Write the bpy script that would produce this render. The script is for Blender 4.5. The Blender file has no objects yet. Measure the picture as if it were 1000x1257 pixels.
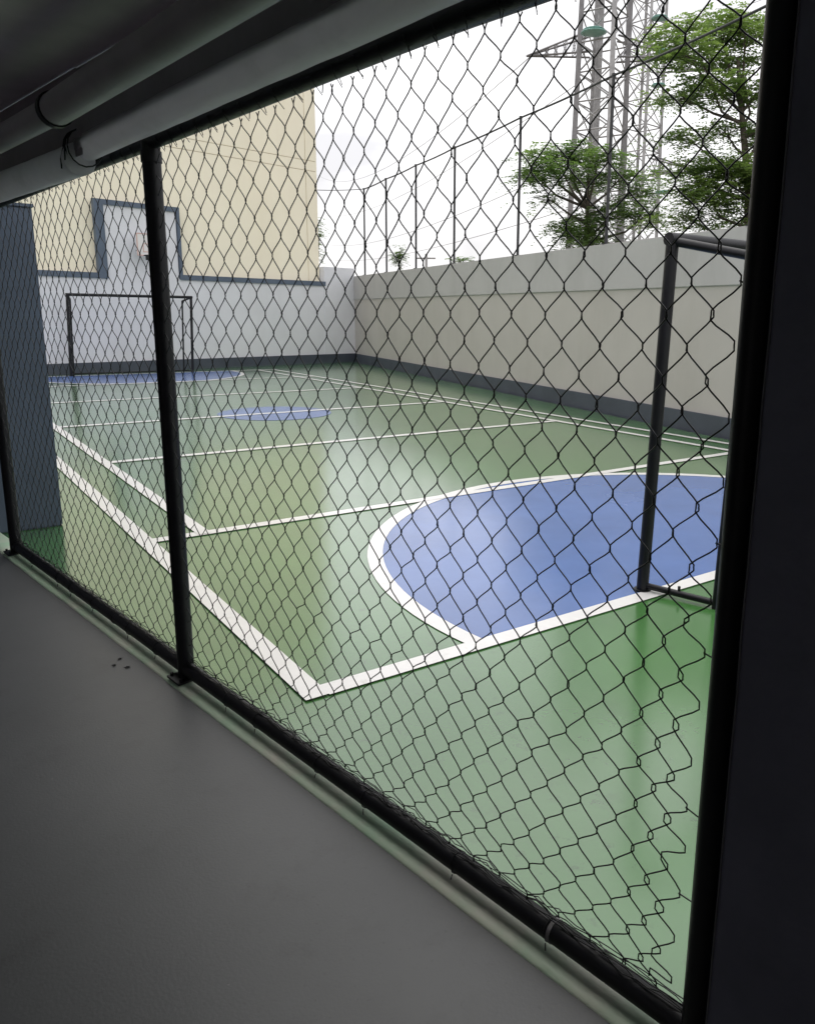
import bpy, bmesh, math, random
from mathutils import Vector, Matrix, noise

random.seed(7)
R = math.radians
S = bpy.context.scene
COL = S.collection

# ------------------------------------------------------------------ camera
EYE = Vector((0.0, 0.0, 1.55))
YAW, PITCH, ROLL = 0.634586, 0.209919, 0.012926
fw = Vector((math.sin(YAW) * math.cos(PITCH), math.cos(YAW) * math.cos(PITCH), -math.sin(PITCH)))
rt = Vector((math.cos(YAW), -math.sin(YAW), 0))
up = rt.cross(fw)
c_, s_ = math.cos(ROLL), math.sin(ROLL)
r2 = rt * c_ + up * s_
u2 = up * c_ - rt * s_
cam_data = bpy.data.cameras.new('camera')
cam = bpy.data.objects.new('camera', cam_data)
COL.objects.link(cam)
m3 = Matrix((r2, u2, -fw)).transposed()
cam.matrix_world = Matrix.Translation(EYE) @ m3.to_4x4()
cam_data.sensor_fit = 'HORIZONTAL'
cam_data.sensor_width = 36.0
cam_data.lens = 954.74 * 36.0 / 1000.0
cam_data.sensor_fit = 'VERTICAL'
cam_data.sensor_height = 36.0
cam_data.lens = 954.74 * 36.0 / 1257.0
cam_data.shift_x = -(576.49 - 500.0) / 1257.0
cam_data.shift_y = -(628.5 - 588.86) / 1257.0
cam_data.clip_start = 0.05
cam_data.clip_end = 2000.0
S.camera = cam

# ------------------------------------------------------------------ sky, sun, exposure
SUN_EL, SUN_AZ = R(62), R(20)          # azimuth clockwise from +Y
W = bpy.data.worlds.new('World')
S.world = W
W.use_nodes = True
nt = W.node_tree
nt.nodes.clear()
N = nt.nodes.new
out = N('ShaderNodeOutputWorld'); bg = N('ShaderNodeBackground')
sky = N('ShaderNodeTexSky'); sky.sky_type = 'NISHITA'; sky.sun_disc = False
sky.sun_elevation = SUN_EL; sky.sun_rotation = SUN_AZ
sky.air_density = 1.0; sky.dust_density = 4.0; sky.ozone_density = 1.0
hs = N('ShaderNodeMix'); hs.data_type = 'RGBA'; hs.inputs[0].default_value = 0.94     # overcast: closed cloud sheet over the clear sky
tc = N('ShaderNodeTexCoord')
mp = N('ShaderNodeMapping'); mp.inputs['Scale'].default_value = (1.3, 1.3, 4.0); mp.inputs['Location'].default_value = (2.4, 1.1, 0.3)
nz = N('ShaderNodeTexNoise'); nz.inputs['Scale'].default_value = 2.0; nz.inputs['Detail'].default_value = 5
nz.inputs['Roughness'].default_value = 0.5; nz.inputs['Distortion'].default_value = 0.6
cr = N('ShaderNodeValToRGB')
cr.color_ramp.elements[0].position = 0.42; cr.color_ramp.elements[0].color = (5.3, 5.24, 5.38, 1)
cr.color_ramp.elements[1].position = 0.72; cr.color_ramp.elements[1].color = (8.8, 8.72, 8.65, 1)
L = nt.links.new
L(tc.outputs['Generated'], mp.inputs[0]); L(mp.outputs[0], nz.inputs[0]); L(nz.outputs[0], cr.inputs[0])
# an overcast sky grows brighter from the horizon to the zenith
sx = N('ShaderNodeSeparateXYZ'); gr = N('ShaderNodeMapRange'); gr.inputs[3].default_value = 0.84; gr.inputs[4].default_value = 1.35
cm = N('ShaderNodeMix'); cm.data_type = 'RGBA'; cm.blend_type = 'MULTIPLY'; cm.inputs[0].default_value = 1.0
L(tc.outputs['Generated'], sx.inputs[0]); L(sx.outputs[2], gr.inputs[0]); L(gr.outputs[0], cm.inputs[7]); L(cr.outputs[0], cm.inputs[6])
L(sky.outputs[0], hs.inputs[6]); L(cm.outputs[2], hs.inputs[7])
L(hs.outputs[2], bg.inputs[0]); L(bg.outputs[0], out.inputs[0])
bg.inputs[1].default_value = 0.12
sd = bpy.data.lights.new('sun', 'SUN'); sd.energy = 0.6; sd.angle = R(40); sd.color = (1.0, 0.97, 0.92)
sun = bpy.data.objects.new('sun', sd); COL.objects.link(sun)
sdir = Vector((math.sin(SUN_AZ) * math.cos(SUN_EL), math.cos(SUN_AZ) * math.cos(SUN_EL), math.sin(SUN_EL)))
sun.rotation_euler = sdir.to_track_quat('Z', 'Y').to_euler()
sun.location = (0, -30, 60)
S.view_settings.view_transform = 'Standard'
S.view_settings.look = 'None'
S.view_settings.gamma = 1.0
S.view_settings.use_curve_mapping = False
S.view_settings.exposure = 0.68
S.render.engine = 'CYCLES'
S.cycles.max_bounces = 10
S.cycles.diffuse_bounces = 6

# ------------------------------------------------------------------ materials
def mat(name, color, rough=0.6, var=0.08, scale=3.0, spec=0.5, metal=0.0, bump=0.0, bscale=40.0,
        rvar=0.0, color2=None, detail=6.0, coat=0.0):
    m = bpy.data.materials.new(name); m.use_nodes = True
    t = m.node_tree; b = t.nodes['Principled BSDF']
    b.inputs['Roughness'].default_value = rough
    b.inputs['Metallic'].default_value = metal
    b.inputs['Specular IOR Level'].default_value = spec
    if coat:
        b.inputs['Coat Weight'].default_value = coat; b.inputs['Coat Roughness'].default_value = 0.17; b.inputs['Coat IOR'].default_value = 1.68
    co = t.nodes.new('ShaderNodeTexCoord')
    n = t.nodes.new('ShaderNodeTexNoise'); n.inputs['Scale'].default_value = scale
    n.inputs['Detail'].default_value = detail; n.inputs['Roughness'].default_value = 0.62
    t.links.new(co.outputs['Object'], n.inputs[0])
    mx = t.nodes.new('ShaderNodeMix'); mx.data_type = 'RGBA'
    if color2 is None:
        color2 = tuple(c * (1 - 2.2 * var) for c in color); hi = tuple(min(1, c * (1 + var)) for c in color)
    else:
        hi = color
    mx.inputs[6].default_value = (*color2, 1); mx.inputs[7].default_value = (*hi, 1)
    mr = t.nodes.new('ShaderNodeMapRange'); mr.inputs[1].default_value = 0.3; mr.inputs[2].default_value = 0.7
    t.links.new(n.outputs[0], mr.inputs[0]); t.links.new(mr.outputs[0], mx.inputs[0])
    t.links.new(mx.outputs[2], b.inputs['Base Color'])
    if rvar:
        rr = t.nodes.new('ShaderNodeMapRange'); rr.inputs[1].default_value = 0.3; rr.inputs[2].default_value = 0.7
        rr.inputs[3].default_value = rough - rvar; rr.inputs[4].default_value = rough + rvar
        n3 = t.nodes.new('ShaderNodeTexNoise'); n3.inputs['Scale'].default_value = scale * 0.6; n3.inputs['Detail'].default_value = 8
        t.links.new(co.outputs['Object'], n3.inputs[0])
        t.links.new(n3.outputs[0], rr.inputs[0]); t.links.new(rr.outputs[0], b.inputs['Roughness'])
    if bump:
        n2 = t.nodes.new('ShaderNodeTexNoise'); n2.inputs['Scale'].default_value = bscale; n2.inputs['Detail'].default_value = 4
        t.links.new(co.outputs['Object'], n2.inputs[0])
        bp = t.nodes.new('ShaderNodeBump'); bp.inputs['Strength'].default_value = bump; bp.inputs['Distance'].default_value = 0.01
        t.links.new(n2.outputs[0], bp.inputs['Height']); t.links.new(bp.outputs[0], b.inputs['Normal'])
    return m

def stain(m, scale, lo, hi, dark, zonly=False, stretch=None):
    """darken a material's base colour in noise blotches (dirt with its own shape)"""
    t = m.node_tree; b = t.nodes['Principled BSDF']
    src = b.inputs['Base Color'].links[0].from_socket
    co = t.nodes.new('ShaderNodeTexCoord'); mp = t.nodes.new('ShaderNodeMapping')
    if stretch: mp.inputs['Scale'].default_value = stretch
    n = t.nodes.new('ShaderNodeTexNoise'); n.inputs['Scale'].default_value = scale; n.inputs['Detail'].default_value = 7
    n.inputs['Roughness'].default_value = 0.65
    t.links.new(co.outputs['Object'], mp.inputs[0]); t.links.new(mp.outputs[0], n.inputs[0])
    mr = t.nodes.new('ShaderNodeMapRange'); mr.inputs[1].default_value = lo; mr.inputs[2].default_value = hi
    t.links.new(n.outputs[0], mr.inputs[0])
    mx = t.nodes.new('ShaderNodeMix'); mx.data_type = 'RGBA'; mx.blend_type = 'MULTIPLY'
    t.links.new(mr.outputs[0], mx.inputs[0]); t.links.new(src, mx.inputs[6])
    mx.inputs[7].default_value = (*dark, 1)
    t.links.new(mx.outputs[2], b.inputs['Base Color'])
    return m

M = {}
M['court'] = stain(mat('court_green_paint', (0.062, 0.188, 0.048), 0.2, 0.10, 0.7, bump=0.05, bscale=9, rvar=0.05, coat=1.0),
                   3.3, 0.60, 0.74, (0.70, 0.72, 0.68))
stain(M['court'], 11, 0.61, 0.70, (0.62, 0.64, 0.62)); stain(M['court'], 1.1, 0.5, 0.72, (0.86, 0.87, 0.85)); stain(M['court'], 5, 0.60, 0.72, (1.12, 1.1, 1.1), stretch=(1, 0.25, 1))
M['blue'] = mat('court_blue_paint', (0.09, 0.17, 0.43), 0.24, 0.07, 1.2, bump=0.05, bscale=9, rvar=0.05, coat=0.5)
M['line'] = stain(mat('court_white_paint', (0.80, 0.79, 0.77), 0.3, 0.03, 6, coat=0.6), 14, 0.6, 0.75, (0.8, 0.8, 0.76))
M['floor'] = stain(mat('walkway_grey_paint', (0.083, 0.087, 0.089), 0.45, 0.07, 1.1, bump=0.05, bscale=120, rvar=0.08),
                   4, 0.55, 0.78, (0.74, 0.73, 0.72))
stain(M['floor'], 55, 0.60, 0.72, (0.80, 0.79, 0.78)); stain(M['floor'], 0.9, 0.5, 0.75, (0.90, 0.89, 0.88))
stain(M['floor'], 24, 0.70, 0.73, (1.8, 1.75, 1.7))
M['curb'] = mat('curb_worn_paint', (0.74, 0.72, 0.62), 0.55, 0.1, 3, color2=(0.45, 0.70, 0.48), bump=0.2, bscale=30)
M['ceil'] = mat('ceiling_paint', (0.82, 0.74, 0.82), 0.8, 0.1, 1.5, bump=0.1, bscale=12)
M['darkwall'] = mat('dark_wall_paint', (0.21, 0.215, 0.28), 0.6, 0.12, 2.5, bump=0.12, bscale=25)
M['black'] = mat('black_pipe_paint', (0.008, 0.008, 0.011), 0.45, 0.15, 12, 0.35, bump=0.08, bscale=50)
M['wire'] = mat('black_wire_coat', (0.007, 0.007, 0.009), 0.45, 0.1, 20)
M['slate'] = stain(mat('slate_blue_paint', (0.095, 0.125, 0.175), 0.55, 0.08, 2.5, bump=0.06, bscale=30), 2, 0.55, 0.75, (0.82, 0.82, 0.82))
M['base'] = stain(mat('dark_grey_baseboard_paint', (0.062, 0.072, 0.095), 0.55, 0.08, 2.5, bump=0.06, bscale=30), 2, 0.55, 0.75, (0.82, 0.82, 0.82))
M['whitewall'] = stain(mat('white_wall_paint', (0.71, 0.71, 0.745), 0.75, 0.03, 0.8, bump=0.15, bscale=14),
                       1.3, 0.5, 0.8, (0.93, 0.925, 0.91), stretch=(1, 1, 0.25))
M['rightwall'] = stain(mat('beige_wall_paint', (0.47, 0.445, 0.42), 0.8, 0.03, 0.8, bump=0.15, bscale=14),
                       1.2, 0.48, 0.8, (0.92, 0.915, 0.90), stretch=(1, 1, 0.2))
M['parapet'] = stain(mat('grey_parapet_paint', (0.45, 0.44, 0.437), 0.8, 0.03, 0.8, bump=0.15, bscale=14),
                     1.4, 0.48, 0.8, (0.85, 0.85, 0.84), stretch=(1, 1, 0.2))
M['cream'] = stain(mat('cream_render', (0.93, 0.855, 0.69), 0.85, 0.02, 0.5, bump=0.1, bscale=10),
                   0.9, 0.46, 0.78, (0.93, 0.915, 0.88), stretch=(1, 1, 0.10))
M['gap'] = mat('joint_shadow_gap', (0.45, 0.40, 0.31), 0.9)
M['pole'] = mat('net_pole_steel', (0.03, 0.03, 0.034), 0.5, 0.1, 8)
M['steel'] = mat('hazed_galvanised_steel', (0.42, 0.41, 0.41), 0.55, 0.15, 3, metal=0.3)  # lightened: distance haze over the pylons is put into the colour
M['steeld'] = mat('hazed_weathered_steel', (0.26, 0.25, 0.255), 0.6, 0.15, 3, metal=0.3)  # darker steel tone, its colour also lifted for haze
M['teal'] = mat('teal_glass', (0.26, 0.50, 0.44), 0.25, 0.08, 5)
M['pvc'] = stain(mat('grey_vinyl_sheet', (0.84, 0.81, 0.88), 0.30, 0.05, 4, bump=0.2, bscale=9), 7, 0.5, 0.75, (0.7, 0.71, 0.69))
M['pvc2'] = mat('grey_pipe_and_shaded_sheet', (0.40, 0.36, 0.40), 0.5, 0.08, 5)  # pipe grey; darker than the curtain vinyl to paint the hanging sheet's shade
M['board'] = mat('backboard_white', (0.75, 0.73, 0.72), 0.4, 0.03, 4)
M['pink'] = mat('faded_red_print', (0.62, 0.40, 0.36), 0.5, 0.05, 4)
M['bark'] = mat('tree_bark', (0.12, 0.10, 0.08), 0.9, 0.2, 9, bump=0.5, bscale=25)
M['leaf'] = mat('leaf_green', (0.16, 0.22, 0.075), 0.55, 0.1, 1.6, color2=(0.06, 0.105, 0.035), detail=3)
M['leaf2'] = mat('leaf_deep_green', (0.12, 0.18, 0.06), 0.55, 0.1, 1.6, color2=(0.05, 0.095, 0.032), detail=3)
M['ground'] = mat('earth', (0.16, 0.15, 0.11), 0.95, 0.2, 0.2)
M['bead'] = mat('sealant', (0.16, 0.16, 0.17), 0.6)
M['chip'] = mat('broken_plastic', (0.05, 0.05, 0.055), 0.5)
M['roof'] = mat('concrete_slab', (0.35, 0.34, 0.32), 0.85)
t = M['pvc'].node_tree; tr = t.nodes.new('ShaderNodeBsdfTranslucent'); mx = t.nodes.new('ShaderNodeMixShader'); mx.inputs[0].default_value = 0.6
tr.inputs[0].default_value = (0.80, 0.80, 0.80, 1)
t.links.new(t.nodes['Principled BSDF'].outputs[0], mx.inputs[1]); t.links.new(tr.outputs[0], mx.inputs[2]); t.links.new(mx.outputs[0], t.nodes['Material Output'].inputs[0])
for k in ('leaf', 'leaf2'):
    t = M[k].node_tree; b = t.nodes['Principled BSDF']; o = t.nodes['Material Output']
    tr = t.nodes.new('ShaderNodeBsdfTranslucent'); mx = t.nodes.new('ShaderNodeMixShader'); mx.inputs[0].default_value = 0.45
    g = t.nodes.new('ShaderNodeMix'); g.data_type = 'RGBA'; g.blend_type = 'MULTIPLY'; g.inputs[0].default_value = 1.0; g.inputs[7].default_value = (2.2, 2.3, 1.5, 1)
    t.links.new(b.inputs['Base Color'].links[0].from_socket, g.inputs[6]); t.links.new(g.outputs[2], tr.inputs[0])
    t.links.new(b.outputs[0], mx.inputs[1]); t.links.new(tr.outputs[0], mx.inputs[2]); t.links.new(mx.outputs[0], o.inputs[0])

# ------------------------------------------------------------------ builders
class MB:
    def __init__(s): s.v = []; s.f = []; s.sm = []
    def add(s, vs, fs, smooth=False):
        o = len(s.v); s.v += [tuple(v) for v in vs]; s.f += [tuple(i + o for i in f) for f in fs]; s.sm += [smooth] * len(fs)
    def box(s, a, b, F=None):
        x0, y0, z0 = a; x1, y1, z1 = b
        vs = [(x0, y0, z0), (x1, y0, z0), (x1, y1, z0), (x0, y1, z0), (x0, y0, z1), (x1, y0, z1), (x1, y1, z1), (x0, y1, z1)]
        if F: vs = [F(*v) for v in vs]
        s.add(vs, [(0, 3, 2, 1), (4, 5, 6, 7), (0, 1, 5, 4), (1, 2, 6, 5), (2, 3, 7, 6), (3, 0, 4, 7)])
    def tube(s, pts, r, n=8, caps=True, smooth=True):
        pts = [Vector(p) for p in pts]; K = len(pts)
        rr = r if isinstance(r, (list, tuple)) else [r] * K
        vs = []; fs = []; ref = None
        for i, p in enumerate(pts):
            t = (pts[min(i + 1, K - 1)] - pts[max(i - 1, 0)])
            t = t.normalized() if t.length > 1e-9 else Vector((0, 0, 1))
            if ref is None:
                ref = Vector((0, 0, 1)) if abs(t.z) < 0.9 else Vector((1, 0, 0))
            a = ref - t * ref.dot(t)
            if a.length < 1e-6: a = t.orthogonal()
            a.normalize(); ref = a; b = t.cross(a)
            for k in range(n):
                an = 2 * math.pi * k / n
                vs.append(p + (a * math.cos(an) + b * math.sin(an)) * rr[i])
        for i in range(K - 1):
            for k in range(n):
                fs.append((i * n + k, i * n + (k + 1) % n, (i + 1) * n + (k + 1) % n, (i + 1) * n + k))
        s.add(vs, fs, smooth)
        if caps:
            s.add(vs[:n], [tuple(range(n))[::-1]]); s.add(vs[-n:], [tuple(range(n))])
    def poly(s, pts):
        s.add(pts, [tuple(range(len(pts)))])
    def build(s, name, m, parent=None, bevel=0.0):
        me = bpy.data.meshes.new(name); me.from_pydata(s.v, [], s.f)
        me.polygons.foreach_set('use_smooth', s.sm)
        if isinstance(m, str): m = M[m]
        me.materials.append(m); me.update()
        if bevel:
            bm = bmesh.new(); bm.from_mesh(me)
            bmesh.ops.remove_doubles(bm, verts=bm.verts, dist=1e-5)
            bmesh.ops.bevel(bm, geom=bm.edges[:], offset=bevel, segments=2, affect='EDGES', clamp_overlap=True)
            bm.to_mesh(me); bm.free()
        o = bpy.data.objects.new(name, me); COL.objects.link(o)
        if parent: o.parent = parent
        return o

def tag(o, label=None, cat=None, group=None, kind=None):
    if label: o['label'] = label
    if cat: o['category'] = cat
    if group: o['group'] = group
    if kind: o['kind'] = kind
    return o
def thing(name, label, cat, loc=(0, 0, 0), group=None, kind=None):
    o = bpy.data.objects.new(name, None); COL.objects.link(o); o.location = loc
    o.empty_display_size = 0.1
    return tag(o, label, cat, group, kind)
def copy_tree(o, parent=None):
    c = o.copy(); COL.objects.link(c)
    if parent: c.parent = parent
    for ch in o.children: copy_tree(ch, c)
    return c

# frames: fence line (s along, o towards the walkway), right wall, far wall
P0 = Vector((0.716, 4.133)); FD = Vector((0.149, -0.989)).normalized(); FN = Vector((-FD.y * -1, 0)) if False else Vector((-0.989, -0.149)).normalized()
def FL(s, o, z): p = P0 + FD * s + FN * o; return (p.x, p.y, z)
RA = Vector((8.706, 6.121)); RB = Vector((12.0, 22.6)); RD = (RB - RA).normalized(); RN = Vector((-RD.y, RD.x))   # RN into court
RLEN = (RB - RA).length
def RW(a, o, z): p = RA + RD * a + RN * o; return (p.x, p.y, z)
BA = Vector((2.88, 20.8)); BD = (RB - BA).normalized(); BN = Vector((BD.y, -BD.x)); BLEN = (RB - BA).length       # BN into court
def BW(a, o, z): p = BA + BD * a + BN * o; return (p.x, p.y, z)

# ------------------------------------------------------------------ ground, court, walkway
b = MB(); b.poly([(-700, -700, -0.2), (700, -700, -0.2), (700, 700, -0.2), (-700, 700, -0.2)])
tag(b.build('ground', 'ground'), kind='structure')
b = MB()
cp = [FL(-2.6, -0.02, 0), FL(9.5, -0.02, 0), (7.6, -5.2, 0), RW(-8, 0.1, 0), RW(RLEN, 0.1, 0), BW(BLEN, -0.1, 0), BW(-6, -0.1, 0), (-4.5, 8.2, 0), (0.2, 6.9, 0)]
b.poly(cp)
court = tag(b.build('court_floor', 'court'), kind='structure')

XL, XLI, XRI, XR = 1.245, 1.635, 7.87, 8.29
YN, YS = 2.765, 20.4
ROWS = [5.40, 8.55, 11.52, 14.6, 17.75]
def strip(name, x0, y0, x1, y1, w, z, m='line'):
    q = MB(); d = Vector((x1 - x0, y1 - y0)).normalized(); n = Vector((-d.y, d.x)) * (w / 2)
    seg = 1
    q.poly([(x0 - n.x, y0 - n.y, z), (x1 - n.x, y1 - n.y, z), (x1 + n.x, y1 + n.y, z), (x0 + n.x, y0 + n.y, z)])
    return q.build(name, m, court)
strip('court_line', XL, YN - 0.045, XL, YS, 0.105, 0.009)
strip('court_line', XLI, ROWS[0] - 0.03, XLI, ROWS[4] + 0.03, 0.095, 0.009)
strip('court_line', XRI, ROWS[0] - 0.03, XRI, YS, 0.10, 0.009)
strip('court_line', XR, YN - 0.045, XR, YS, 0.10, 0.009)
strip('court_line', XL + 0.05, YN, XR - 0.04, YN, 0.10, 0.007)
strip('court_line', XL + 0.05, YS, XR - 0.04, YS, 0.11, 0.007)
strip('court_line', XL + 0.05, ROWS[0], XRI - 0.04, ROWS[0], 0.10, 0.007)
strip('court_line', XLI + 0.045, ROWS[1], XRI - 0.04, ROWS[1], 0.11, 0.007)
strip('court_line', XL + 0.05, ROWS[2], XRI - 0.04, ROWS[2], 0.12, 0.007)
strip('court_line', XLI + 0.045, ROWS[3], XRI - 0.04, ROWS[3], 0.12, 0.007)
strip('court_line', XL + 0.05, ROWS[4], XR - 0.04, ROWS[4], 0.12, 0.007)
def dee(cx, cy, r, w, ychord, sgn):
    a0 = math.asin((ychord - cy) / r) if sgn > 0 else math.asin((cy - ychord) / r)
    n = 72
    A = [a0 + (math.pi - 2 * a0) * k / n for k in range(n + 1)]
    q = MB(); pts = [(cx + r * math.cos(a), cy + sgn * r * math.sin(a), 0.003) for a in A]
    q.poly(pts if sgn > 0 else pts[::-1]); q.build('goal_area', 'blue', court)
    q = MB()
    for k in range(n):
        v = []
        for a, rr in ((A[k], r), (A[k], r + w), (A[k + 1], r + w), (A[k + 1], r)):
            v.append((cx + rr * math.cos(a), cy + sgn * rr * math.sin(a), 0.005))
        q.poly(v if sgn > 0 else v[::-1])
    q.build('goal_area_line', 'line', court)
dee(4.55, 3.10, 2.41, 0.10, YN + 0.04, 1)
dee(4.72, 20.1, 2.42, 0.10, YS - 0.04, -1)
q = MB(); q.poly([(4.70 + 0.86 * math.cos(k * math.pi / 32), 11.52 + 0.86 * math.sin(k * math.pi / 32), 0.003) for k in range(64)])
q.build('center_circle', 'blue', court)

# walkway (covered side where one stands)
b = MB(); b.poly([FL(-6.5, 0.0, -0.002), (-7.5, 11, -0.002), (-7.5, -7, -0.002), FL(11, 0.0, -0.002)])
tag(b.build('walkway_floor', 'floor'), kind='structure')
# curb under the fence: rounded nose towards the walkway
b = MB(); prof = [(-0.06, -0.01), (-0.06, 0.008), (-0.05, 0.014), (0.030, 0.0138), (0.052, 0.009), (0.066, 0.003), (0.069, -0.01)]
ss = [-2.6 + 0.1 * k for k in range(122)]
for i, s in enumerate(ss):
    for (o, z) in prof:
        j = noise.noise(Vector((s * 3, o * 8, 1.3))) * 0.004
        b.v.append(FL(s, o + j, z + j * 0.3))
P_ = len(prof)
for i in range(len(ss) - 1):
    for k in range(P_ - 1):
        b.f.append((i * P_ + k, i * P_ + k + 1, (i + 1) * P_ + k + 1, (i + 1) * P_ + k)); b.sm.append(True)
tag(b.build('curb', 'curb'), kind='structure')

CZ = 2.44
b = MB()
b.add([FL(-6.5, -0.1, CZ), (-7.5, 11, CZ), (-7.5, -7, CZ), FL(11, -0.1, CZ),
       FL(-6.5, -0.1, CZ + 0.3), (-7.5, 11, CZ + 0.3), (-7.5, -7, CZ + 0.3), FL(11, -0.1, CZ + 0.3)],
      [(0, 1, 2, 3), (4, 7, 6, 5), (0, 3, 7, 4), (1, 5, 6, 2), (0, 4, 5, 1), (2, 6, 7, 3)])
ceil = tag(b.build('ceiling', 'ceil'), kind='structure')
b = MB(); b.box((-2.6, -0.1, 2.37), (9.5, 0.03, CZ - 0.002), FL)
b.build('edge_beam', 'ceil', ceil)
b = MB()
b.box((-7.7, -7.2, -0.1), (-7.5, 0.5, CZ - 0.003)); b.box((-7.7, 1.6, -0.1), (-7.5, 11.2, CZ - 0.003)); b.box((-7.5, -7.2, -0.1), (3.5, -7.0, CZ - 0.003)); b.box((-7.5, 6.6, -0.1), (0.32, 6.8, CZ - 0.003))
tag(b.build('walkway_wall', 'ceil'), kind='structure')

# ------------------------------------------------------------------ far wall
farwall = thing('far_wall', 'long white end wall with blue-grey baseboard and stepped blue-grey trim below the cream building', 'wall', BW(4, 0, 0), kind='thing')
def part(mb, name, m, parent, bevel=0.0, label=None):
    o = mb.build(name, m, None, bevel); o.parent = parent
    o.matrix_parent_inverse = Matrix.Translation(-Vector(parent.location))
    if label: o['label'] = label
    return o
BZ0, BZ1 = 2.29, 2.42
b = MB()
b.box((-6, -0.2, -0.1), (1.45, 0, BZ0 + 0.06), BW); b.box((1.45, -0.2, -0.1), (3.46, 0, 4.06), BW)
b.box((3.46, -0.2, -0.1), (8.12, 0, BZ0 + 0.06), BW)
part(b, 'wall_face', 'whitewall', farwall)
b = MB(); b.box((8.12, -0.45, -0.1), (BLEN, 0.02, 2.90), BW)
part(b, 'end_pier', 'whitewall', farwall)
for (a0, a1, z0, z1) in ((-6, 1.40, BZ0, BZ1), (3.56, 8.17, BZ0 + 0.04, BZ1 + 0.04)):
    b = MB(); b.box((a0, -0.1, z0), (a1, 0.035, z1), BW); part(b, 'trim_band', 'slate', farwall)
b = MB(); b.box((1.40, -0.1, BZ0), (1.62, 0.04, 4.02), BW); part(b, 'trim_band', 'slate', farwall)
b = MB(); b.box((3.48, -0.1, BZ0 + 0.04), (3.56, 0.04, 4.02), BW); part(b, 'trim_band', 'slate', farwall)
b = MB(); b.box((1.40, -0.1, 4.02), (3.56, 0.038, 4.14), BW); part(b, 'trim_band', 'slate', farwall)
b = MB(); b.box((-6, -0.1, -0.05), (BLEN - 0.02, 0.045, 0.27), BW); part(b, 'baseboard', 'base', farwall)

# ------------------------------------------------------------------ right wall
rwall = thing('side_wall', 'long beige side wall with pale grey parapet and dark baseboard beside the court', 'wall', RW(7, 0, 0), kind='thing')
b = MB(); b.box((-8, -0.2, -0.1), (RLEN + 0.2, 0, 1.95), RW); part(b, 'wall_face', 'rightwall', rwall)
b = MB(); b.box((-8, -0.2, 1.95), (RLEN + 0.2, 0.025, 2.66), RW); part(b, 'parapet', 'parapet', rwall, 0.008)
b = MB(); b.box((-8, -0.1, -0.05), (RLEN - 0.02, 0.045, 0.265), RW); part(b, 'baseboard', 'base', rwall)

# ------------------------------------------------------------------ cream building
cream = thing('cream_building', 'tall windowless cream rendered building rising behind the white end wall', 'building', BW(0, -4, 0))
b = MB(); b.box((-12, -9, -0.2), (8.07, -0.21, 11.0), BW); part(b, 'wall', 'gap', cream)
for z0, z1 in ((2.0, 5.62), (5.635, 5.90), (5.915, 8.7), (8.715, 11.05)):
    b = MB(); b.box((-12, -0.215, z0), (7.69, -0.18, z1), BW); part(b, 'wall_panel', 'cream', cream)
    b = MB(); b.box((7.705, -0.215, z0), (8.09, -0.172, z1), BW); part(b, 'corner_panel', 'cream', cream)
b = MB(); b.box((8.07, -9, 0), (8.09, -0.21, 11.05), BW); part(b, 'side_panel', 'cream', cream)
b = MB(); b.box((-12.1, -9.1, 11.05), (8.17, -0.1, 11.2), BW); part(b, 'roof', 'roof', cream)

# ------------------------------------------------------------------ basketball backboard on the far wall
bb = thing('backboard', 'small white basketball backboard with dark hoop on the raised white wall panel', 'basketball hoop', BW(2.52, 0.3, 2.8))
b = MB(); b.box((2.25, 0.28, 2.86), (2.79, 0.31, 3.40), BW); part(b, 'board', 'board', bb, 0.004)
for (a0, z0, a1, z1) in ((2.25, 2.86, 2.79, 2.885), (2.25, 3.375, 2.79, 3.40), (2.25, 2.885, 2.275, 3.375), (2.765, 2.885, 2.79, 3.375),
                         (2.4, 2.95, 2.64, 2.97), (2.4, 3.14, 2.64, 3.16), (2.4, 2.97, 2.42, 3.14), (2.62, 2.97, 2.64, 3.14)):
    b = MB(); b.box((a0, 0.311, z0), (a1, 0.314, z1), BW); part(b, 'board_line', 'pink', bb)
b = MB(); b.tube([BW(2.52 + 0.2 * math.cos(k * math.pi / 12), 0.55 + 0.2 * math.sin(k * math.pi / 12), 2.86) for k in range(25)], 0.012, 6, False)
part(b, 'hoop', 'black', bb)
b = MB(); b.box((2.45, 0.31, 2.76), (2.58, 0.40, 2.87), BW); part(b, 'hoop_bracket', 'black', bb)
for a in (2.38, 2.66):
    b = MB(); b.tube([BW(a, 0.0, 3.0), BW(a, 0.28, 3.0)], 0.018, 6); part(b, 'wall_arm', 'black', bb)

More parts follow.
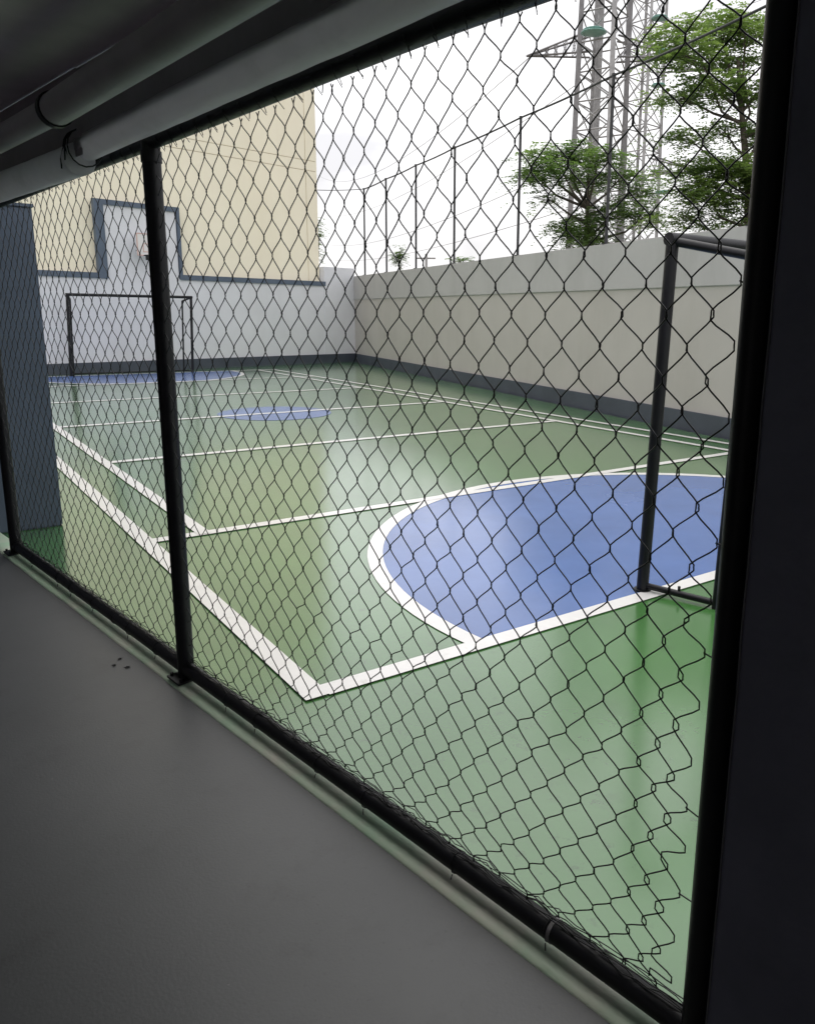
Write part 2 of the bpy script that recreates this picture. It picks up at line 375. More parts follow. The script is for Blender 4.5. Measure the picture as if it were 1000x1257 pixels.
# ------------------------------------------------------------------ goals
def make_goal():
    g = thing('goal', 'black tubular goal standing on the near goal line beside the dark wall', 'goal', (0, 0, 0), 'football goals at the ends of the court')
    H, X, r = 1.95, 1.43, 0.034
    for sg in (-1, 1):
        b = MB(); b.tube([(sg * X, 0, 0), (sg * X, 0, H)], r, 14); b.tube([(sg * X, 0, 0.0), (sg * X, 0, 0.012)], 0.05, 14)
        b.build('post', 'black', g)
        b = MB(); b.tube([(sg * (X - 0.117), -0.418, 0), (sg * (X - 0.117), -0.418, H - 0.10)], 0.022, 10); b.build('back_post', 'black', g)
        b = MB(); b.tube([(sg * X, 0, H - 0.008), (sg * (X - 0.117), -0.418, H - 0.10)], 0.024, 10); b.build('top_stay', 'black', g)
        b = MB(); b.tube([(sg * X, 0, 0.035), (sg * (X - 0.117), -0.418, 0.03)], 0.019, 10)
        b.tube([(sg * (X - 0.06), -0.21, 0.03), (sg * (X - 0.06), -0.21, 0.075)], 0.008, 6); b.build('ground_bar', 'black', g)
    b = MB(); b.tube([(-X - 0.034, 0, H + 0.001), (X + 0.034, 0, H + 0.001)], r + 0.001, 14); b.build('crossbar', 'black', g)
    b = MB(); b.tube([(-X + 0.117, -0.418, 0.03), (X - 0.117, -0.418, 0.03)], 0.019, 10); b.build('back_bar', 'black', g)
    for ch in g.children:
        for v in ch.data.vertices: v.co.x += 0.036 * v.co.z
    return g
goal = make_goal(); goal.location = (4.765, 2.84, 0.0)
g2 = copy_tree(goal); g2.location = (4.74, 20.38, 0); g2.rotation_euler.z = math.pi; g2.scale = (-0.985, 0.85, 0.96)
g2['label'] = 'black tubular goal at the far end in front of the white wall'

# ------------------------------------------------------------------ net poles and cable on the side wall
ptop = []
for i, a in enumerate((15.7, 13.7, 11.42, 9.03, 6.0, 3.05, -0.05)):
    x, y, z = RW(a, -0.02, 2.66); H = 5.13
    p = thing('net_pole', 'thin dark net pole on top of the side wall', 'pole', (x, y, z), 'thin net poles along the top of the side wall')
    b = MB(); b.tube([(0, 0, 0), (0.0, 0, H - 2.66)], 0.026, 8); b.build('pole', 'pole', p)
    b = MB(); b.box((-0.05, -0.05, 0), (0.05, 0.05, 0.012)); b.build('base_plate', 'pole', p)
    b = MB(); b.tube([(0, 0, H - 2.66 - 0.01), (0, 0, H - 2.66 + 0.025)], 0.034, 8); b.build('cap', 'pole', p)
    ptop.append(Vector((x, y, H)))
    p['label'] = ['thin net pole in the far corner above the end of the side wall',
                  'second net pole from the far corner on the side wall',
                  'third net pole from the far corner, left of a small far tree',
                  'fourth net pole from the far corner on the side wall',
                  'dark net pole on the side wall just left of the leafy tree by the pylon',
                  'dark net pole on the side wall standing in front of the lattice pylon',
                  'net pole on the side wall beside the tall feathery tree, mostly behind the dark wall'][i]
def sag(p, q, d, n=10):
    return [p.lerp(q, k / n) - Vector((0, 0, d * 4 * (k / n) * (1 - k / n))) for k in range(n + 1)]
b = MB()
for i in range(len(ptop) - 1): b.tube(sag(ptop[i], ptop[i + 1], 0.02, 4), 0.019, 6, False)
b.tube(sag(ptop[-1], Vector(RW(-4.5, -0.02, 5.13)), 0.02, 4), 0.019, 6, False)
tag(b.build('cable', 'pole'), 'dark cable strung along the tops of the side wall net poles', 'cable')
b = MB(); b.tube(sag(ptop[0], Vector(BW(8.08, -0.2, 5.12)), 0.02, 8), 0.010, 6, False)
tag(b.build('cable', 'pole'), 'thin cable from the far corner pole across to the cream building', 'cable')

# ------------------------------------------------------------------ partition panel, left, on the court side of the fence
pan = thing('partition', 'slate blue partition panel standing on the court behind the left end of the fence', 'partition', (0.4, 6.25, 0))
b = MB(); b.box((-0.55, 6.176, 0.0), (0.864, 6.34, 2.215)); part(b, 'panel', 'slate', pan, 0.01)
b = MB(); b.box((-0.56, 6.166, 2.215), (0.874, 6.35, 2.235)); part(b, 'cap', 'slate', pan)

# ------------------------------------------------------------------ chain link fence
fence = thing('chain_link_fence', 'black chain-link fence on pipe frame between the grey walkway and the court', 'fence', FL(1, 0, 0.03))
SP = [-1.46, 0.955, 3.356]
ZR0, RRAD = 0.060, 0.029
def ZR1(s): return 2.145 + 0.022 * min(s, 2.6)
def fpart(mb, name, m='black', parent=None, label=None):
    o = mb.build(name, m)
    o.parent = parent or fence
    o.matrix_parent_inverse = Matrix.Translation(-Vector(fence.location))
    if label: o['label'] = label
    return o
for i, s in enumerate(SP):
    b = MB(); b.tube([FL(s, 0.0, 0.012), FL(s, 0, ZR1(s) + 0.02)], 0.034 if i < 2 else 0.032, 16)
    po = fpart(b, 'post')
    b = MB(); b.box((s - 0.055, -0.05, 0.015), (s + 0.055, 0.062, 0.024), FL)
    for ds in (-0.042, 0.042): b.tube([FL(s + ds, 0.045, 0.024), FL(s + ds, 0.045, 0.036)], 0.007, 6)
    o = fpart(b, 'foot_plate')
    o.parent = po; o.matrix_parent_inverse = Matrix.Identity(4)
    b = MB(); b.tube([FL(s, 0, ZR1(s) - 0.08), FL(s, 0, ZR1(s) - 0.04)], 0.038, 16)
    o = fpart(b, 'collar'); o.parent = po; o.matrix_parent_inverse = Matrix.Identity(4)
def rail(name, z, n=60):
    b = MB(); pts = []
    for k in range(n + 1):
        s = SP[0] + (SP[2] - SP[0]) * k / n
        pts.append(FL(s, 0, (z(s) if callable(z) else z) + 0.003 * noise.noise(Vector((s * 0.9, 0.4, 3)))))
    b.tube(pts, 0.034 if callable(z) else RRAD, 14); return fpart(b, name)
brail = rail('bottom_rail', ZR0); trail = rail('top_rail', ZR1)
for s in (2.97, 0.2):
    b = MB(); b.tube([FL(s - 0.005, 0, ZR0), FL(s + 0.005, 0, ZR0)], RRAD + 0.002, 16)
    o = fpart(b, 'coupling', 'steeld' if s > 2 else 'black'); o.parent = brail; o.matrix_parent_inverse = Matrix.Identity(4)

PW, PH = 0.0493, 0.1130           # column pitch (half a diamond), diamond height
WR = 0.0017
def chaikin(p):
    p = [Vector(q) for q in p]; o = [p[0]]
    for a, c in zip(p[:-1], p[1:]): o.append(a.lerp(c, 0.25)); o.append(a.lerp(c, 0.75))
    o.append(p[-1]); return o
def bay(s0, s1, seed, loose=False):
    rnd = random.Random(seed)
    nw = int(round((s1 - s0) / PW)); pw = (s1 - s0) / nw
    nrow = 37
    def warp(s, z):
        v = Vector((s * 1.5 + seed, z * 1.5, seed * 1.7)); a = 0.009
        w = Vector((s * 6 + seed, z * 6, seed * 2.7)); bb_ = 0.0022
        ds = a * noise.noise(v) + bb_ * noise.noise(w); dz = a * noise.noise(v + Vector((9, 4, 2))) + bb_ * noise.noise(w + Vector((3, 8, 1)))
        do = 0.02 * noise.noise(Vector((s * 1.1, z * 1.1, seed + 5.5)))
        k = min(1, max(0, (s - s0) / 0.15), max(0, (s1 - s) / 0.15)) if not loose else min(1, max(0, (s - s0) / 0.15))
        return ds * (0.4 + 0.6 * k), dz, do
    ZT = 2.092
    def zadd(s, z): return (ZR1(s) - 2.145) * max(0, min(1, (z - 1.0) / 1.1))
    ztop = ZT
    bt = MB(); edge = []
    for i in range(nw):
        sa, sb = s0 + i * pw, s0 + (i + 1) * pw
        jr = nw - 1 - i
        pts = []
        for k in range(nrow):
            right = (k + i) % 2 == 0
            z = ztop - k * PH / 2
            s = sb if right else sa
            hook = 0.0012 if right else -0.0012
            jx = rnd.gauss(0, 0.0011); jz = rnd.gauss(0, 0.0016)
            if loose and jr < 3 and z < 1.78:
                t = min(1, (1.78 - z) / 0.25)
                amp = (0.011, 0.005, 0.002)[jr]
                jx -= t * amp * (0.75 + 0.8 * noise.noise(Vector((jr * 4.1, z * 3.3, 7))))
                if jr == 0: jz += t * 0.02 * noise.noise(Vector((2.2, z * 4, 1)))
                if z < 1.05: jx -= min(0.5, 1.05 - z) * (0.055, 0.028, 0.010)[jr]; jz += (0.03, 0.012, 0.004)[jr] * noise.noise(Vector((jr, z * 9, 4)))
            if k == 0:
                z += 0.0; jz *= 0.3
            # gather of the mesh over the bottom rail
            zz = math.sqrt(max(z, 0) ** 2 + 0.088 ** 2) if z < 0.6 else z
            if z < 0: zz = 0.088 + z * 0.4
            zz += (0.0065 * math.exp(-z)) if z < 0.6 else 0
            ds, dz, do = warp(s, zz)
            if zz < 0.2: dz *= 0.4; do *= 0.3; ds *= 1.6; jz *= 2
            if k == 0: dz *= 0.5
            cs, cz = s + jx + ds, zz + jz + dz + zadd(s, zz)
            oo = 0.036 + do * (1 if zz > 0.2 else .4) if False else do
            if right and jr == 0: edge.append((cs + hook, oo, cz))
            hz = 0.0075 if not (loose and jr == 0) else 0.011
            off = 0.0021 if right else -0.0021
            if k == 0:
                # top end: twisted barb tied up to the rail
                pts.append(FL(cs + hook + 0.006 * (1 if right else -1) * -1, oo + off, cz + 0.012 + rnd.random() * 0.008))
                pts.append(FL(cs + hook, oo + off * 0.3, cz + 0.003)); pts.append(FL(cs + hook * 0.6, oo, cz - hz))
            else:
                pts.append(FL(cs + hook * 0.75, oo + off * 0.4, cz + hz)); pts.append(FL(cs + hook, oo + off, cz)); pts.append(FL(cs + hook * 0.75, oo - off * 0.4, cz - hz))
        bt.tube(chaikin(pts), WR, 5, True)
        # tie of every other wire up to the top rail
        if (i % 2 == 0):
            ds, dz, do = warp(sa, ztop)
            x, zt = sa + ds, ztop + dz * .5 + zadd(sa, ztop)
            bt.tube([FL(x, do, zt - 0.004), FL(x + 0.004, 0.02, zt + 0.02), FL(x + 0.005, 0.034, ZR1(sa) - 0.012)], WR * 0.8, 4, True)
            if rnd.random() < 0.8:
                e = rnd.uniform(-0.02, 0.02)
                bt.tube([FL(x, do, zt + 0.002), FL(x + e, do + 0.008, zt + 0.012 + rnd.random() * 0.012)], WR * 0.8, 4, True)
    # strands gathered along the bottom rail
    for t in range(6):
        pts = []
        n = int((s1 - s0) / 0.03)
        for k in range(n + 1):
            s = s0 + (s1 - s0) * k / n
            pts.append(FL(s, 0.012 * noise.noise(Vector((s * 20, t, 3))) - 0.004 * t + 0.008, 0.093 + 0.0025 * t + 0.016 * noise.noise(Vector((s * 16, t * 5.0, 1)))))
        bt.tube(pts, WR, 4, True)
    if loose:
        # lacing from the loose edge across to the end post
        for q in (1, 2, 4, 8, 10, 13, 15):
            if q >= len(edge): continue
            x, oo, z = edge[q]; e_ = rnd.uniform(-0.03, 0.03)
            bt.tube([FL(x - 0.004, oo, z), FL((x + s1) / 2 + 0.01, 0.004, z + e_ * .3 - 0.006), FL(s1 + 0.02, 0.012, z + e_)], WR, 5, True)
    o = fpart(bt, 'wire_mesh', 'wire'); o['kind'] = 'stuff'
    return o
bay(SP[0] + 0.02, SP[1] - 0.018, 3)
bay(SP[1] + 0.018, SP[2] - 0.026, 8, True)
# binding wires on the rails, each with its twisted tail
rnd = random.Random(4)
for z_, r_, cnt, par in ((ZR0, brail, 14, -1), (ZR1, trail, 16, 1)):
    for k in range(cnt):
        s = SP[0] + 0.12 + (SP[2] - SP[0] - 0.2) * (k + rnd.uniform(-0.25, 0.25)) / cnt
        if abs(s - SP[1]) < 0.06: continue
        z = z_(s) if callable(z_) else z_
        b = MB(); pts = [FL(s + 0.006 * a / 12, (RRAD + 0.002) * math.cos(a * math.pi / 6), z + (RRAD + 0.002) * math.sin(a * math.pi / 6)) for a in range(13)]
        b.tube(pts, 0.0017, 5)
        b.tube([FL(s, 0.02, z + par * 0.03), FL(s + rnd.uniform(-0.006, 0.006), 0.024, z + par * 0.047), FL(s + rnd.uniform(-0.012, 0.012), 0.026, z + par * 0.056)], 0.0017, 5)
        o = fpart(b, 'tie_wire', 'wire', r_); o.matrix_parent_inverse = Matrix.Identity(4)

# ------------------------------------------------------------------ dark wall at the right
dw_ = thing('dark_wall', 'near-black wall face at the right edge where the fence ends', 'wall', FL(4, 0, 0), kind='thing')
b = MB(); b.box((3.392, -0.2, -0.05), (9.2, 0.03, 2.214), FL); part(b, 'wall_face', 'darkwall', dw_)
b = MB(); pts = [FL(3.391 + 0.004 * noise.noise(Vector((0, 0, k * 0.33))), 0.031, 0.02 + k * 0.06) for k in range(36)]
b.tube(pts, 0.0022, 5); part(b, 'sealant_bead', 'bead', dw_)

# ------------------------------------------------------------------ rolled vinyl curtains and pipe above the fence
def roll(s0, s1, off, z0, z1, r, seed, name, label, cat, m='pvc', ends=True):
    t = thing(name, label, cat, FL((s0 + s1) / 2, off, z0))
    b = MB(); n = int((s1 - s0) / 0.04); K = 20; rings = []
    for i in range(n + 1):
        f = i / n; s = s0 + (s1 - s0) * f; z = z0 + (z1 - z0) * f
        for k in range(K):
            a = 2 * math.pi * k / K
            rr = r * (1 + 0.07 * noise.noise(Vector((s * 1.7, math.cos(a) * 1.4, math.sin(a) * 1.4 + seed))) + 0.04 * noise.noise(Vector((s * 7, math.cos(a) * 2, math.sin(a) * 2 + seed))))
            b.v.append(FL(s, off + rr * math.cos(a), z + rr * math.sin(a) * 1.05))
    for i in range(n):
        for k in range(K):
            b.f.append((i * K + k, i * K + (k + 1) % K, (i + 1) * K + (k + 1) % K, (i + 1) * K + k)); b.sm.append(True)
    b.f.append(tuple(range(K))[::-1]); b.sm.append(False); b.f.append(tuple(n * K + k for k in range(K))); b.sm.append(False)
    part(b, 'roll', m, t)
    return t
r1 = roll(0.60, 5.2, 0.098, 2.174, 2.31, 0.050, 1.0, 'rolled_curtain', 'grey vinyl curtain roll lying along the fence top rail, right of the tied joint', 'rolled curtain')
r2_ = roll(-2.5, 0.60, 0.130, 2.125, 2.125, 0.060, 5.0, 'rolled_curtain', 'grey vinyl curtain roll hanging lower at the left, below the tied joint', 'rolled curtain')
for t in (r1, r2_): t['group'] = 'rolled vinyl curtains over the fence'
b = MB()
for ds in (-0.02, 0.0, 0.025):
    b.tube([FL(0.60 + ds + 0.006 * math.sin(a), 0.115 + 0.066 * math.cos(a), 2.165 + 0.07 * math.sin(a)) for a in [k * math.pi / 8 for k in range(17)]], 0.003, 5)
b.tube([FL(0.575, 0.18, 2.16), FL(0.57, 0.19, 2.12), FL(0.565, 0.188, 2.085)], 0.003, 5)
b.tube([FL(0.60, 0.18, 2.17), FL(0.62, 0.19, 2.14), FL(0.615, 0.19, 2.11)], 0.003, 5)
part(b, 'cord', 'black', r2_)
# the flat part of each curtain, hanging from the ceiling edge into its roll; its shade is put into a darker grey
for rt_, s0, s1, off, za, zb in ((r1, 0.655, 5.2, 0.134, 2.180, 2.325), (r2_, -2.5, 0.675, 0.141, 2.130, 2.130)):
    b = MB(); n = int((s1 - s0) / 0.06)
    for i in range(n + 1):
        s_i = s0 + (s1 - s0) * i / n; zl = za + (zb - za) * i / n
        for j in range(4):
            z = zl + (CZ - 0.004 - zl) * j / 3
            w = 0.006 * noise.noise(Vector((s_i * 5, j * .6, 2))) * (1 - j / 3)
            b.v.append(FL(s_i, off + w, z)); b.v.append(FL(s_i, off + w + 0.003, z))
    for i in range(n):
        for j in range(3):
            p = i * 8 + j * 2; q = p + 8
            b.f.append((p, q, q + 2, p + 2)); b.f.append((p + 1, p + 3, q + 3, q + 1)); b.sm += [True, True]
    part(b, 'hanging_sheet', 'pvc2', rt_)
pipe = thing('ceiling_pipe', 'thick grey pipe with dark coupling ring running under the ceiling above the curtains', 'pipe', FL(1, 0.3, 2.25))
b = MB(); b.tube([FL(0.90, 0.30, 2.228), FL(5.2, 0.30, 2.38)], 0.054, 24); part(b, 'pipe_length', 'pvc2', pipe)
b = MB(); b.tube([FL(-2.5, 0.30, 2.20), FL(0.88, 0.30, 2.228)], 0.046, 24); part(b, 'pipe_length', 'pvc2', pipe)
b = MB(); b.tube([FL(0.872, 0.30, 2.227), FL(0.902, 0.30, 2.2282)], 0.060, 24); part(b, 'coupling_ring', 'black', pipe)
for s in (-1.2, 2.2, 4.5):
    b = MB(); b.tube([FL(s, 0.30, 2.28), FL(s, 0.30, CZ)], 0.006, 6); part(b, 'hanger', 'black', pipe)

# ------------------------------------------------------------------ small litter on the walkway
for (s, o) in ((0.49, 0.14), (0.55, 0.12)):
    pass
lit = [(0.55, 0.125, 3), (0.60, 0.17, 4), (0.66, 0.135, 5)]
for k, (s, o, sd_) in enumerate(lit):
    rr = random.Random(sd_); b = MB(); c = Vector(FL(s, o, 0.0))
    for a in range(5):
        an = a * 1.256 + rr.random() * .5; l = rr.uniform(0.01, 0.02)
        d = Vector((math.cos(an), math.sin(an), 0)); n = Vector((-d.y, d.x, 0)) * 0.003
        b.add([c + n, c - n, c + d * l + Vector((0, 0, 0.002)), c + Vector((0, 0, 0.007))], [(0, 1, 2), (0, 2, 3), (2, 1, 3), (0, 3, 1)])
    tag(b.build('litter_scrap', 'chip'), ['tiny dark scrap on the walkway floor, farthest of three from the fence post foot', 'tiny dark scrap lying farthest out from the curb left of the post foot', 'tiny dark scrap on the walkway floor, closest of three to the post foot'][k], 'litter', 'dark scraps on the walkway floor', 'thing')

# ------------------------------------------------------------------ trees
def frond(b, p, d, n, length, rnd, lw=0.02, ll=0.075, pairs=7):
    """one pinnate leaf: leaflets in pairs along a drooping stalk"""
    d = d.normalized(); side = d.cross(Vector((0, 0, 1)))
    if side.length < 1e-3: side = Vector((1, 0, 0))
    side.normalize(); upv = side.cross(d)
    for k in range(pairs):
        f = (k + 1) / pairs
        c = p + d * (length * f) - Vector((0, 0, 0.35 * length * f * f))
        for sg in (-1, 1):
            w = side * sg + d * 0.45 + Vector((rnd.uniform(-.25, .25), rnd.uniform(-.25, .25), rnd.uniform(-.45, .1)))
            w.normalize(); L_ = ll * (1 - 0.5 * abs(f - 0.45)) * rnd.uniform(.6, 1.45)
            t = w.cross(upv + Vector((rnd.uniform(-.5, .5), rnd.uniform(-.5, .5), 0))).normalized() * (lw * rnd.uniform(.8, 1.2))
            b.add([c, c + w * L_ * .5 + t, c + w * L_, c + w * L_ * .5 - t], [(0, 1, 2, 3)])
def tree(name, label, base, clumps, per, seed, m, fl=(0.3, 0.5), ll=0.08, lw=0.022, trunk_r=0.13, group='trees beyond the side wall', lean=(0, 0)):
    rnd = random.Random(seed)
    t = thing(name, label, 'tree', base, group)
    B = Vector(base)
    top = Vector((sum(c[0] for c in clumps) / len(clumps), sum(c[1] for c in clumps) / len(clumps), max(c[2] for c in clumps)))
    tb = MB()
    zt = top.z - B.z
    tp = [Vector((0, 0, 0))]
    for k in range(1, 9):
        f = k / 8
        tp.append(Vector(((top.x - B.x) * f * f + 0.12 * noise.noise(Vector((f * 3, seed, 0))), (top.y - B.y) * f * f + 0.12 * noise.noise(Vector((f * 3, seed, 9))), zt * f * 0.9)))
    tb.tube(tp, [trunk_r * (1 - 0.8 * k / 8) for k in range(9)], 9)
    tb.build('trunk', 'bark', t)
    lb = MB(); cb = MB()
    for c in clumps:
        cc = Vector(c[:3]) - B; rx, rz = c[3], c[4]
        # limb from the trunk to the clump
        f = max(0.15, min(0.85, (cc.z - 0.6) / (zt * 0.9)))
        k = f * 8; i0 = min(7, int(k)); a = tp[i0].lerp(tp[i0 + 1], k - i0)
        mid = a.lerp(cc, 0.55) + Vector((rnd.uniform(-.15, .15), rnd.uniform(-.15, .15), -0.12))
        lb.tube([a, mid, cc], [0.035, 0.024, 0.01], 6)
        tips = []
        for q in range(max(3, int(per * 0.06))):
            e = cc + Vector((rnd.uniform(-1, 1) * rx, rnd.uniform(-1, 1) * rx, rnd.uniform(-.8, .8) * rz)); tips.append(e)
            lb.tube([mid.lerp(cc, rnd.uniform(.4, 1)), e], [0.010, 0.004], 4, False)
        n = int(per * c[5] if len(c) > 5 else per)
        for q in range(n):
            while True:
                v = Vector((rnd.uniform(-1, 1), rnd.uniform(-1, 1), rnd.uniform(-1, 1)))
                if v.length < 1: break
            if rnd.random() < .55 and tips:
                e = rnd.choice(tips); p = e + Vector((v.x * .22, v.y * .22, v.z * .14))
            else:
                p = cc + Vector((v.x * rx, v.y * rx, v.z * rz))
            an = rnd.random() * 6.283; d = Vector((math.cos(an), math.sin(an), rnd.uniform(-.35, .45)))
            frond(cb, p, d, None, rnd.uniform(*fl), rnd, lw, ll, 7)
    lb.build('limb', 'bark', t)
    cb.build('crown', m, t)
    return t
def ray(px, py, dist):
    """turns a direction seen in the photo into a place at a horizontal distance (numbers of one survey, used once)"""
    x = (px - 576.49) / 954.74; y = (py - 588.86) / 954.74
    d = r2 * x - u2 * y + fw; d = d / math.hypot(d.x, d.y)
    return EYE + d * dist
def cl(px, py, dist, rx, rz, w=1.0):
    p = ray(px, py, dist); k = dist / 954.74 * 1.02
    return (p.x, p.y, p.z, rx * k, rz * k, w)
D1 = 17.0
c1 = [cl(828, 45, D1, 30, 14, .8), cl(880, 30, D1 + .5, 38, 14), cl(856, 66, D1 - .5, 34, 11), cl(915, 28, D1, 30, 14), cl(905, 78, D1 + .6, 26, 9, .6),
      cl(835, 118, D1 + .3, 25, 10, .5), cl(872, 104, D1 - .6, 30, 12, .8), cl(915, 112, D1, 28, 12, .7),
      cl(842, 168, D1 - .3, 26, 9, .5), cl(888, 160, D1 + .5, 22, 10, .45), cl(928, 160, D1 + .2, 22, 14, .6),
      cl(845, 212, D1 + .4, 36, 14, .9), cl(890, 205, D1 - .4, 36, 16, 1.5), cl(925, 215, D1, 34, 18, 1.5), cl(870, 240, D1 - .2, 42, 14, 1.5),
      cl(915, 255, D1 + .5, 42, 18, 1.5), cl(845, 268, D1, 34, 12, .6), cl(890, 285, D1 - .2, 40, 14, .8),
      cl(985, 40, D1, 50, 22), cl(985, 130, D1 + .5, 50, 22), cl(990, 220, D1, 55, 26), cl(960, 290, D1 + .5, 50, 20)]
p = ray(930, 300, D1 + .2)
tree('feathery_tree', 'tall feathery green tree beyond the side wall beside the dark wall', (p.x, p.y, -0.2), c1, 185, 11, 'leaf', trunk_r=0.16)
D2 = 18.5
c2 = [cl(672, 192, D2, 26, 11), cl(702, 186, D2 + .4, 30, 10, .9), cl(690, 212, D2 - .5, 34, 12), cl(735, 192, D2, 24, 11, .8), cl(656, 215, D2 + .3, 18, 8, .6),
      cl(725, 218, D2 + .6, 26, 10, .7), cl(668, 240, D2, 16, 6, .25), cl(765, 214, D2 + .2, 26, 9, .5), cl(700, 282, D2 - .2, 26, 10), cl(728, 270, D2 + .3, 28, 10, .8),
      cl(755, 258, D2, 24, 12, .8), cl(780, 232, D2 + .5, 24, 12, .7), cl(795, 262, D2, 28, 12, .5), cl(722, 296, D2, 40, 10)]
p = ray(722, 310, D2 + .2)
tree('leafy_tree', 'low leafy green tree beyond the side wall in front of the lattice pylon', (p.x, p.y, -0.2), c2, 165, 21, 'leaf2', trunk_r=0.11)
for (px, py, dist, rx, rz, lab) in ((491, 316, 48, 6, 15, 'tiny far tree above the side wall, near the third net pole'),
                                    (568, 322, 42, 14, 8, 'small far tree above the side wall, near the fourth net pole'),
                                    (388, 292, 40, 3, 26, 'narrow far tree showing beside the corner of the cream building')):
    cs = [cl(px + random.uniform(-.4, .4) * rx, py + random.uniform(-.6, .9) * rz, dist, rx * .7, rz * .5) for _ in range(5)]
    p = ray(px, 340, dist)
    tree('far_tree', lab, (p.x, p.y, -0.2), cs, 16, int(px), 'leaf2', fl=(0.3, 0.6), ll=0.15, lw=0.035, trunk_r=0.12, group='small trees far beyond the side wall')

# ------------------------------------------------------------------ lattice pylons
def pylon(px, dist, w, H, seed, label, legs_m, arms, discs, wl=0.20, rot=0.35, heavy=True):
    c = ray(px, 320, dist)
    t = thing('pylon', label, 'pylon', (c.x, c.y, -0.2), 'lattice power pylons beyond the side wall')
    ca, sa = math.cos(rot), math.sin(rot)
    def corner(k, z):
        f = w / 2 * (1 - 0.30 * z / H); x = (-1, 1, 1, -1)[k] * f; y = (-1, -1, 1, 1)[k] * f
        return Vector((x * ca - y * sa, x * sa + y * ca, z))
    for k in range(4):
        b = MB(); b.tube([corner(k, 0), corner(k, H)], [wl, wl * 0.75], 4, True, False); b.build('leg', legs_m[k % len(legs_m)], t)
    nb = 18
    for j in range(nb):
        z0, z1 = H * j / nb, H * (j + 1) / nb
        for k in range(4):
            k2 = (k + 1) % 4
            b = MB(); b.tube([corner(k, z0), corner(k2, z1)], 0.035, 4, False, False); b.tube([corner(k2, z0), corner(k, z1)], 0.035, 4, False, False)
            b.build('cross_brace', 'steel', t)
            b = MB(); b.tube([corner(k, z1), corner(k2, z1)], 0.04, 4, False, False); b.build('girt', 'steel', t)
    for (dx, dy, z, L_) in arms:          # direction in the ground plane
        d = Vector((dx, dy, 0)).normalized(); n = Vector((-d.y, d.x, 0))
        tip = d * (L_ + w * .4) + Vector((0, 0, z))
        b = MB()
        lo = [d * (w * .3) + n * sg * 0.45 + Vector((0, 0, z)) for sg in (-1, 1)]; hi = [q + Vector((0, 0, 0.95)) for q in lo]
        for q in lo + hi: b.tube([q, tip], 0.05, 4, True, False)
        for k in range(1, 7):
            f = k / 7.0; g_ = (k - .5) / 7.0
            A, B_, C_, D_ = [q.lerp(tip, f) for q in lo + hi]; A2, B2, C2, D2_ = [q.lerp(tip, g_) for q in lo + hi]
            for u, v in ((A, C2), (B_, D2_), (A, B2), (C_, A2), (C_, D2_), (D_, B2)): b.tube([u, v], 0.022, 4, False, False)
        b.build('cross_arm', 'steeld', t)
    for (ox, oy, z, r) in discs:
        b = MB(); pr = [(0.15, 0), (0.8, 0.05), (1, 0.12), (0.95, 0.2), (0.5, 0.3), (0.5, 0.38), (0.85, 0.42), (0.8, 0.5), (0.2, 0.56)]
        K = 16
        for q, (rr, h) in enumerate(pr):
            for k in range(K):
                a = 2 * math.pi * k / K; b.v.append((ox + rr * r * math.cos(a), oy + rr * r * math.sin(a), z + h * r * 0.62))
        for q in range(len(pr) - 1):
            for k in range(K): b.f.append((q * K + k, q * K + (k + 1) % K, (q + 1) * K + (k + 1) % K, (q + 1) * K + k)); b.sm.append(True)
        b.f.append(tuple(range(K))[::-1]); b.sm.append(False); b.f.append(tuple((len(pr) - 1) * K + k for k in range(K))); b.sm.append(False)
        b.build('insulator', 'teal', t)
    return t, c
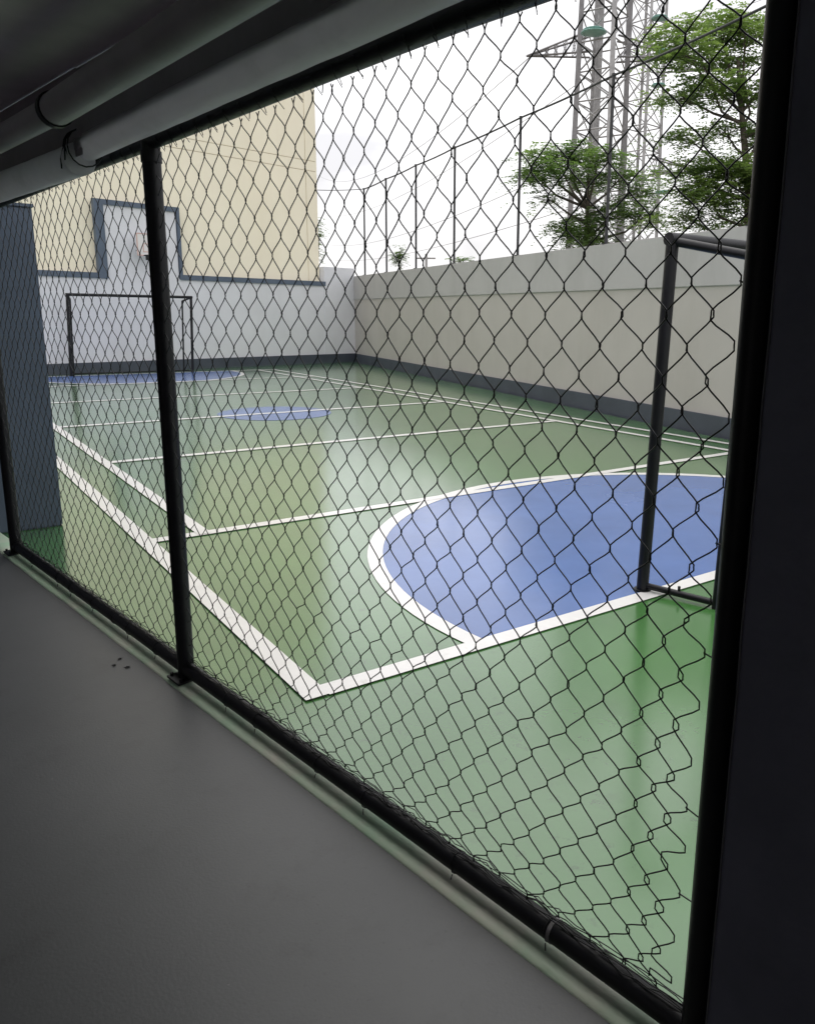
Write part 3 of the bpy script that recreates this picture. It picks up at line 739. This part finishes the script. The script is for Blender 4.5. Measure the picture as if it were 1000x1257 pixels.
# viewing axis basis at the pylons: e = to the right as seen from the court, g = away
e = Vector((0.73, -0.68, 0)); g = Vector((0.68, 0.73, 0))
def rel(a, bb2): v = e * a + g * bb2; return (v.x, v.y)
tA, cA = pylon(729, 42, 2.15, 24, 1, 'nearer lattice power pylon with thick legs and left cross arm', ['steel', 'steeld', 'steel', 'steeld'],
               [(*(-e).to_2d(), 14.25, 2.9), (*e.to_2d(), 14.0, 3.6), (*(-e).to_2d(), 19.5, 2.9), (*e.to_2d(), 19.5, 3.2)],
               [(*rel(-0.55, -1.3), 14.75, 0.62), (*rel(2.9, -.6), 14.0, 0.5)])
for px_, rr_, m_ in ((723, 0.22, 'steel'), (757, 0.15, 'steeld')):
    q = ray(px_, 320, 42.4); b = MB(); b.tube([(q.x - cA.x, q.y - cA.y, 0), (q.x - cA.x + 0.1, q.y - cA.y, 24)], [rr_, rr_ * 0.6], 12); b.build('center_pole', m_, tA)
tB, cB = pylon(779, 52, 1.9, 26, 2, 'farther slimmer lattice power pylon seen right of the first', ['steel', 'steel'],
               [(*e.to_2d(), 16.2, 3.6), (*(-e).to_2d(), 21, 3.0), (*e.to_2d(), 10.4, 3.0)],
               [(*rel(0.55, -1.2), 18.6, 0.5), (*rel(0.7, -1.2), 15.0, 0.45), (*rel(1.3, -1.2), 9.0, 0.5)], wl=0.14, rot=0.1)
up_ = ray(523, 330, 95)
ut = thing('utility_pole', 'tiny far utility pole with a crossarm above the side wall', 'pole', (up_.x, up_.y, -0.2))
b = MB(); b.tube([(0, 0, 0), (0, 0, 8.6)], 0.16, 8); b.build('pole', 'steel', ut)
b = MB(); b.tube([tuple(e * -1.1 + Vector((0, 0, 8.1))), tuple(e * 1.1 + Vector((0, 0, 8.1)))], 0.10, 6); b.build('crossarm', 'steel', ut)
# power lines
far = ray(300, 260, 170)
labs = ['thin power line highest above the side wall', 'thin power line sloping left from the upper cross arm', 'thin power line sloping left below the others', 'thin power line lowest over the side wall', 'power line running right from the pylons over the trees', 'second power line running right from the pylons over the trees']
A0 = Vector((cA.x, cA.y, 0))
ends = [(A0 - e * 3.6 + Vector((0, 0, 14.0)), ray(390, 215, 150), 3.0), (A0 - e * 0.8 + Vector((0, 0, 13.0)), ray(400, 265, 150), 2.0),
        (A0 - e * 0.9 + Vector((0, 0, 9.2)), ray(400, 300, 150), 1.6), (A0 - e * 0.9 + Vector((0, 0, 7.0)), ray(400, 318, 150), 1.2),
        (A0 + e * 4.4 + Vector((0, 0, 14.1)), ray(1060, -30, 60), 1.0), (Vector((cB.x, cB.y, 18.8)) + e * 1.0, ray(1060, -70, 60), 1.0)]
for lab, (p, q_, sg) in zip(labs, ends):
    b = MB(); b.tube(sag(p, q_, sg, 14), 0.022, 5, False)
    tag(b.build('power_line', 'steel'), lab, 'power line', 'power lines strung from the pylons')
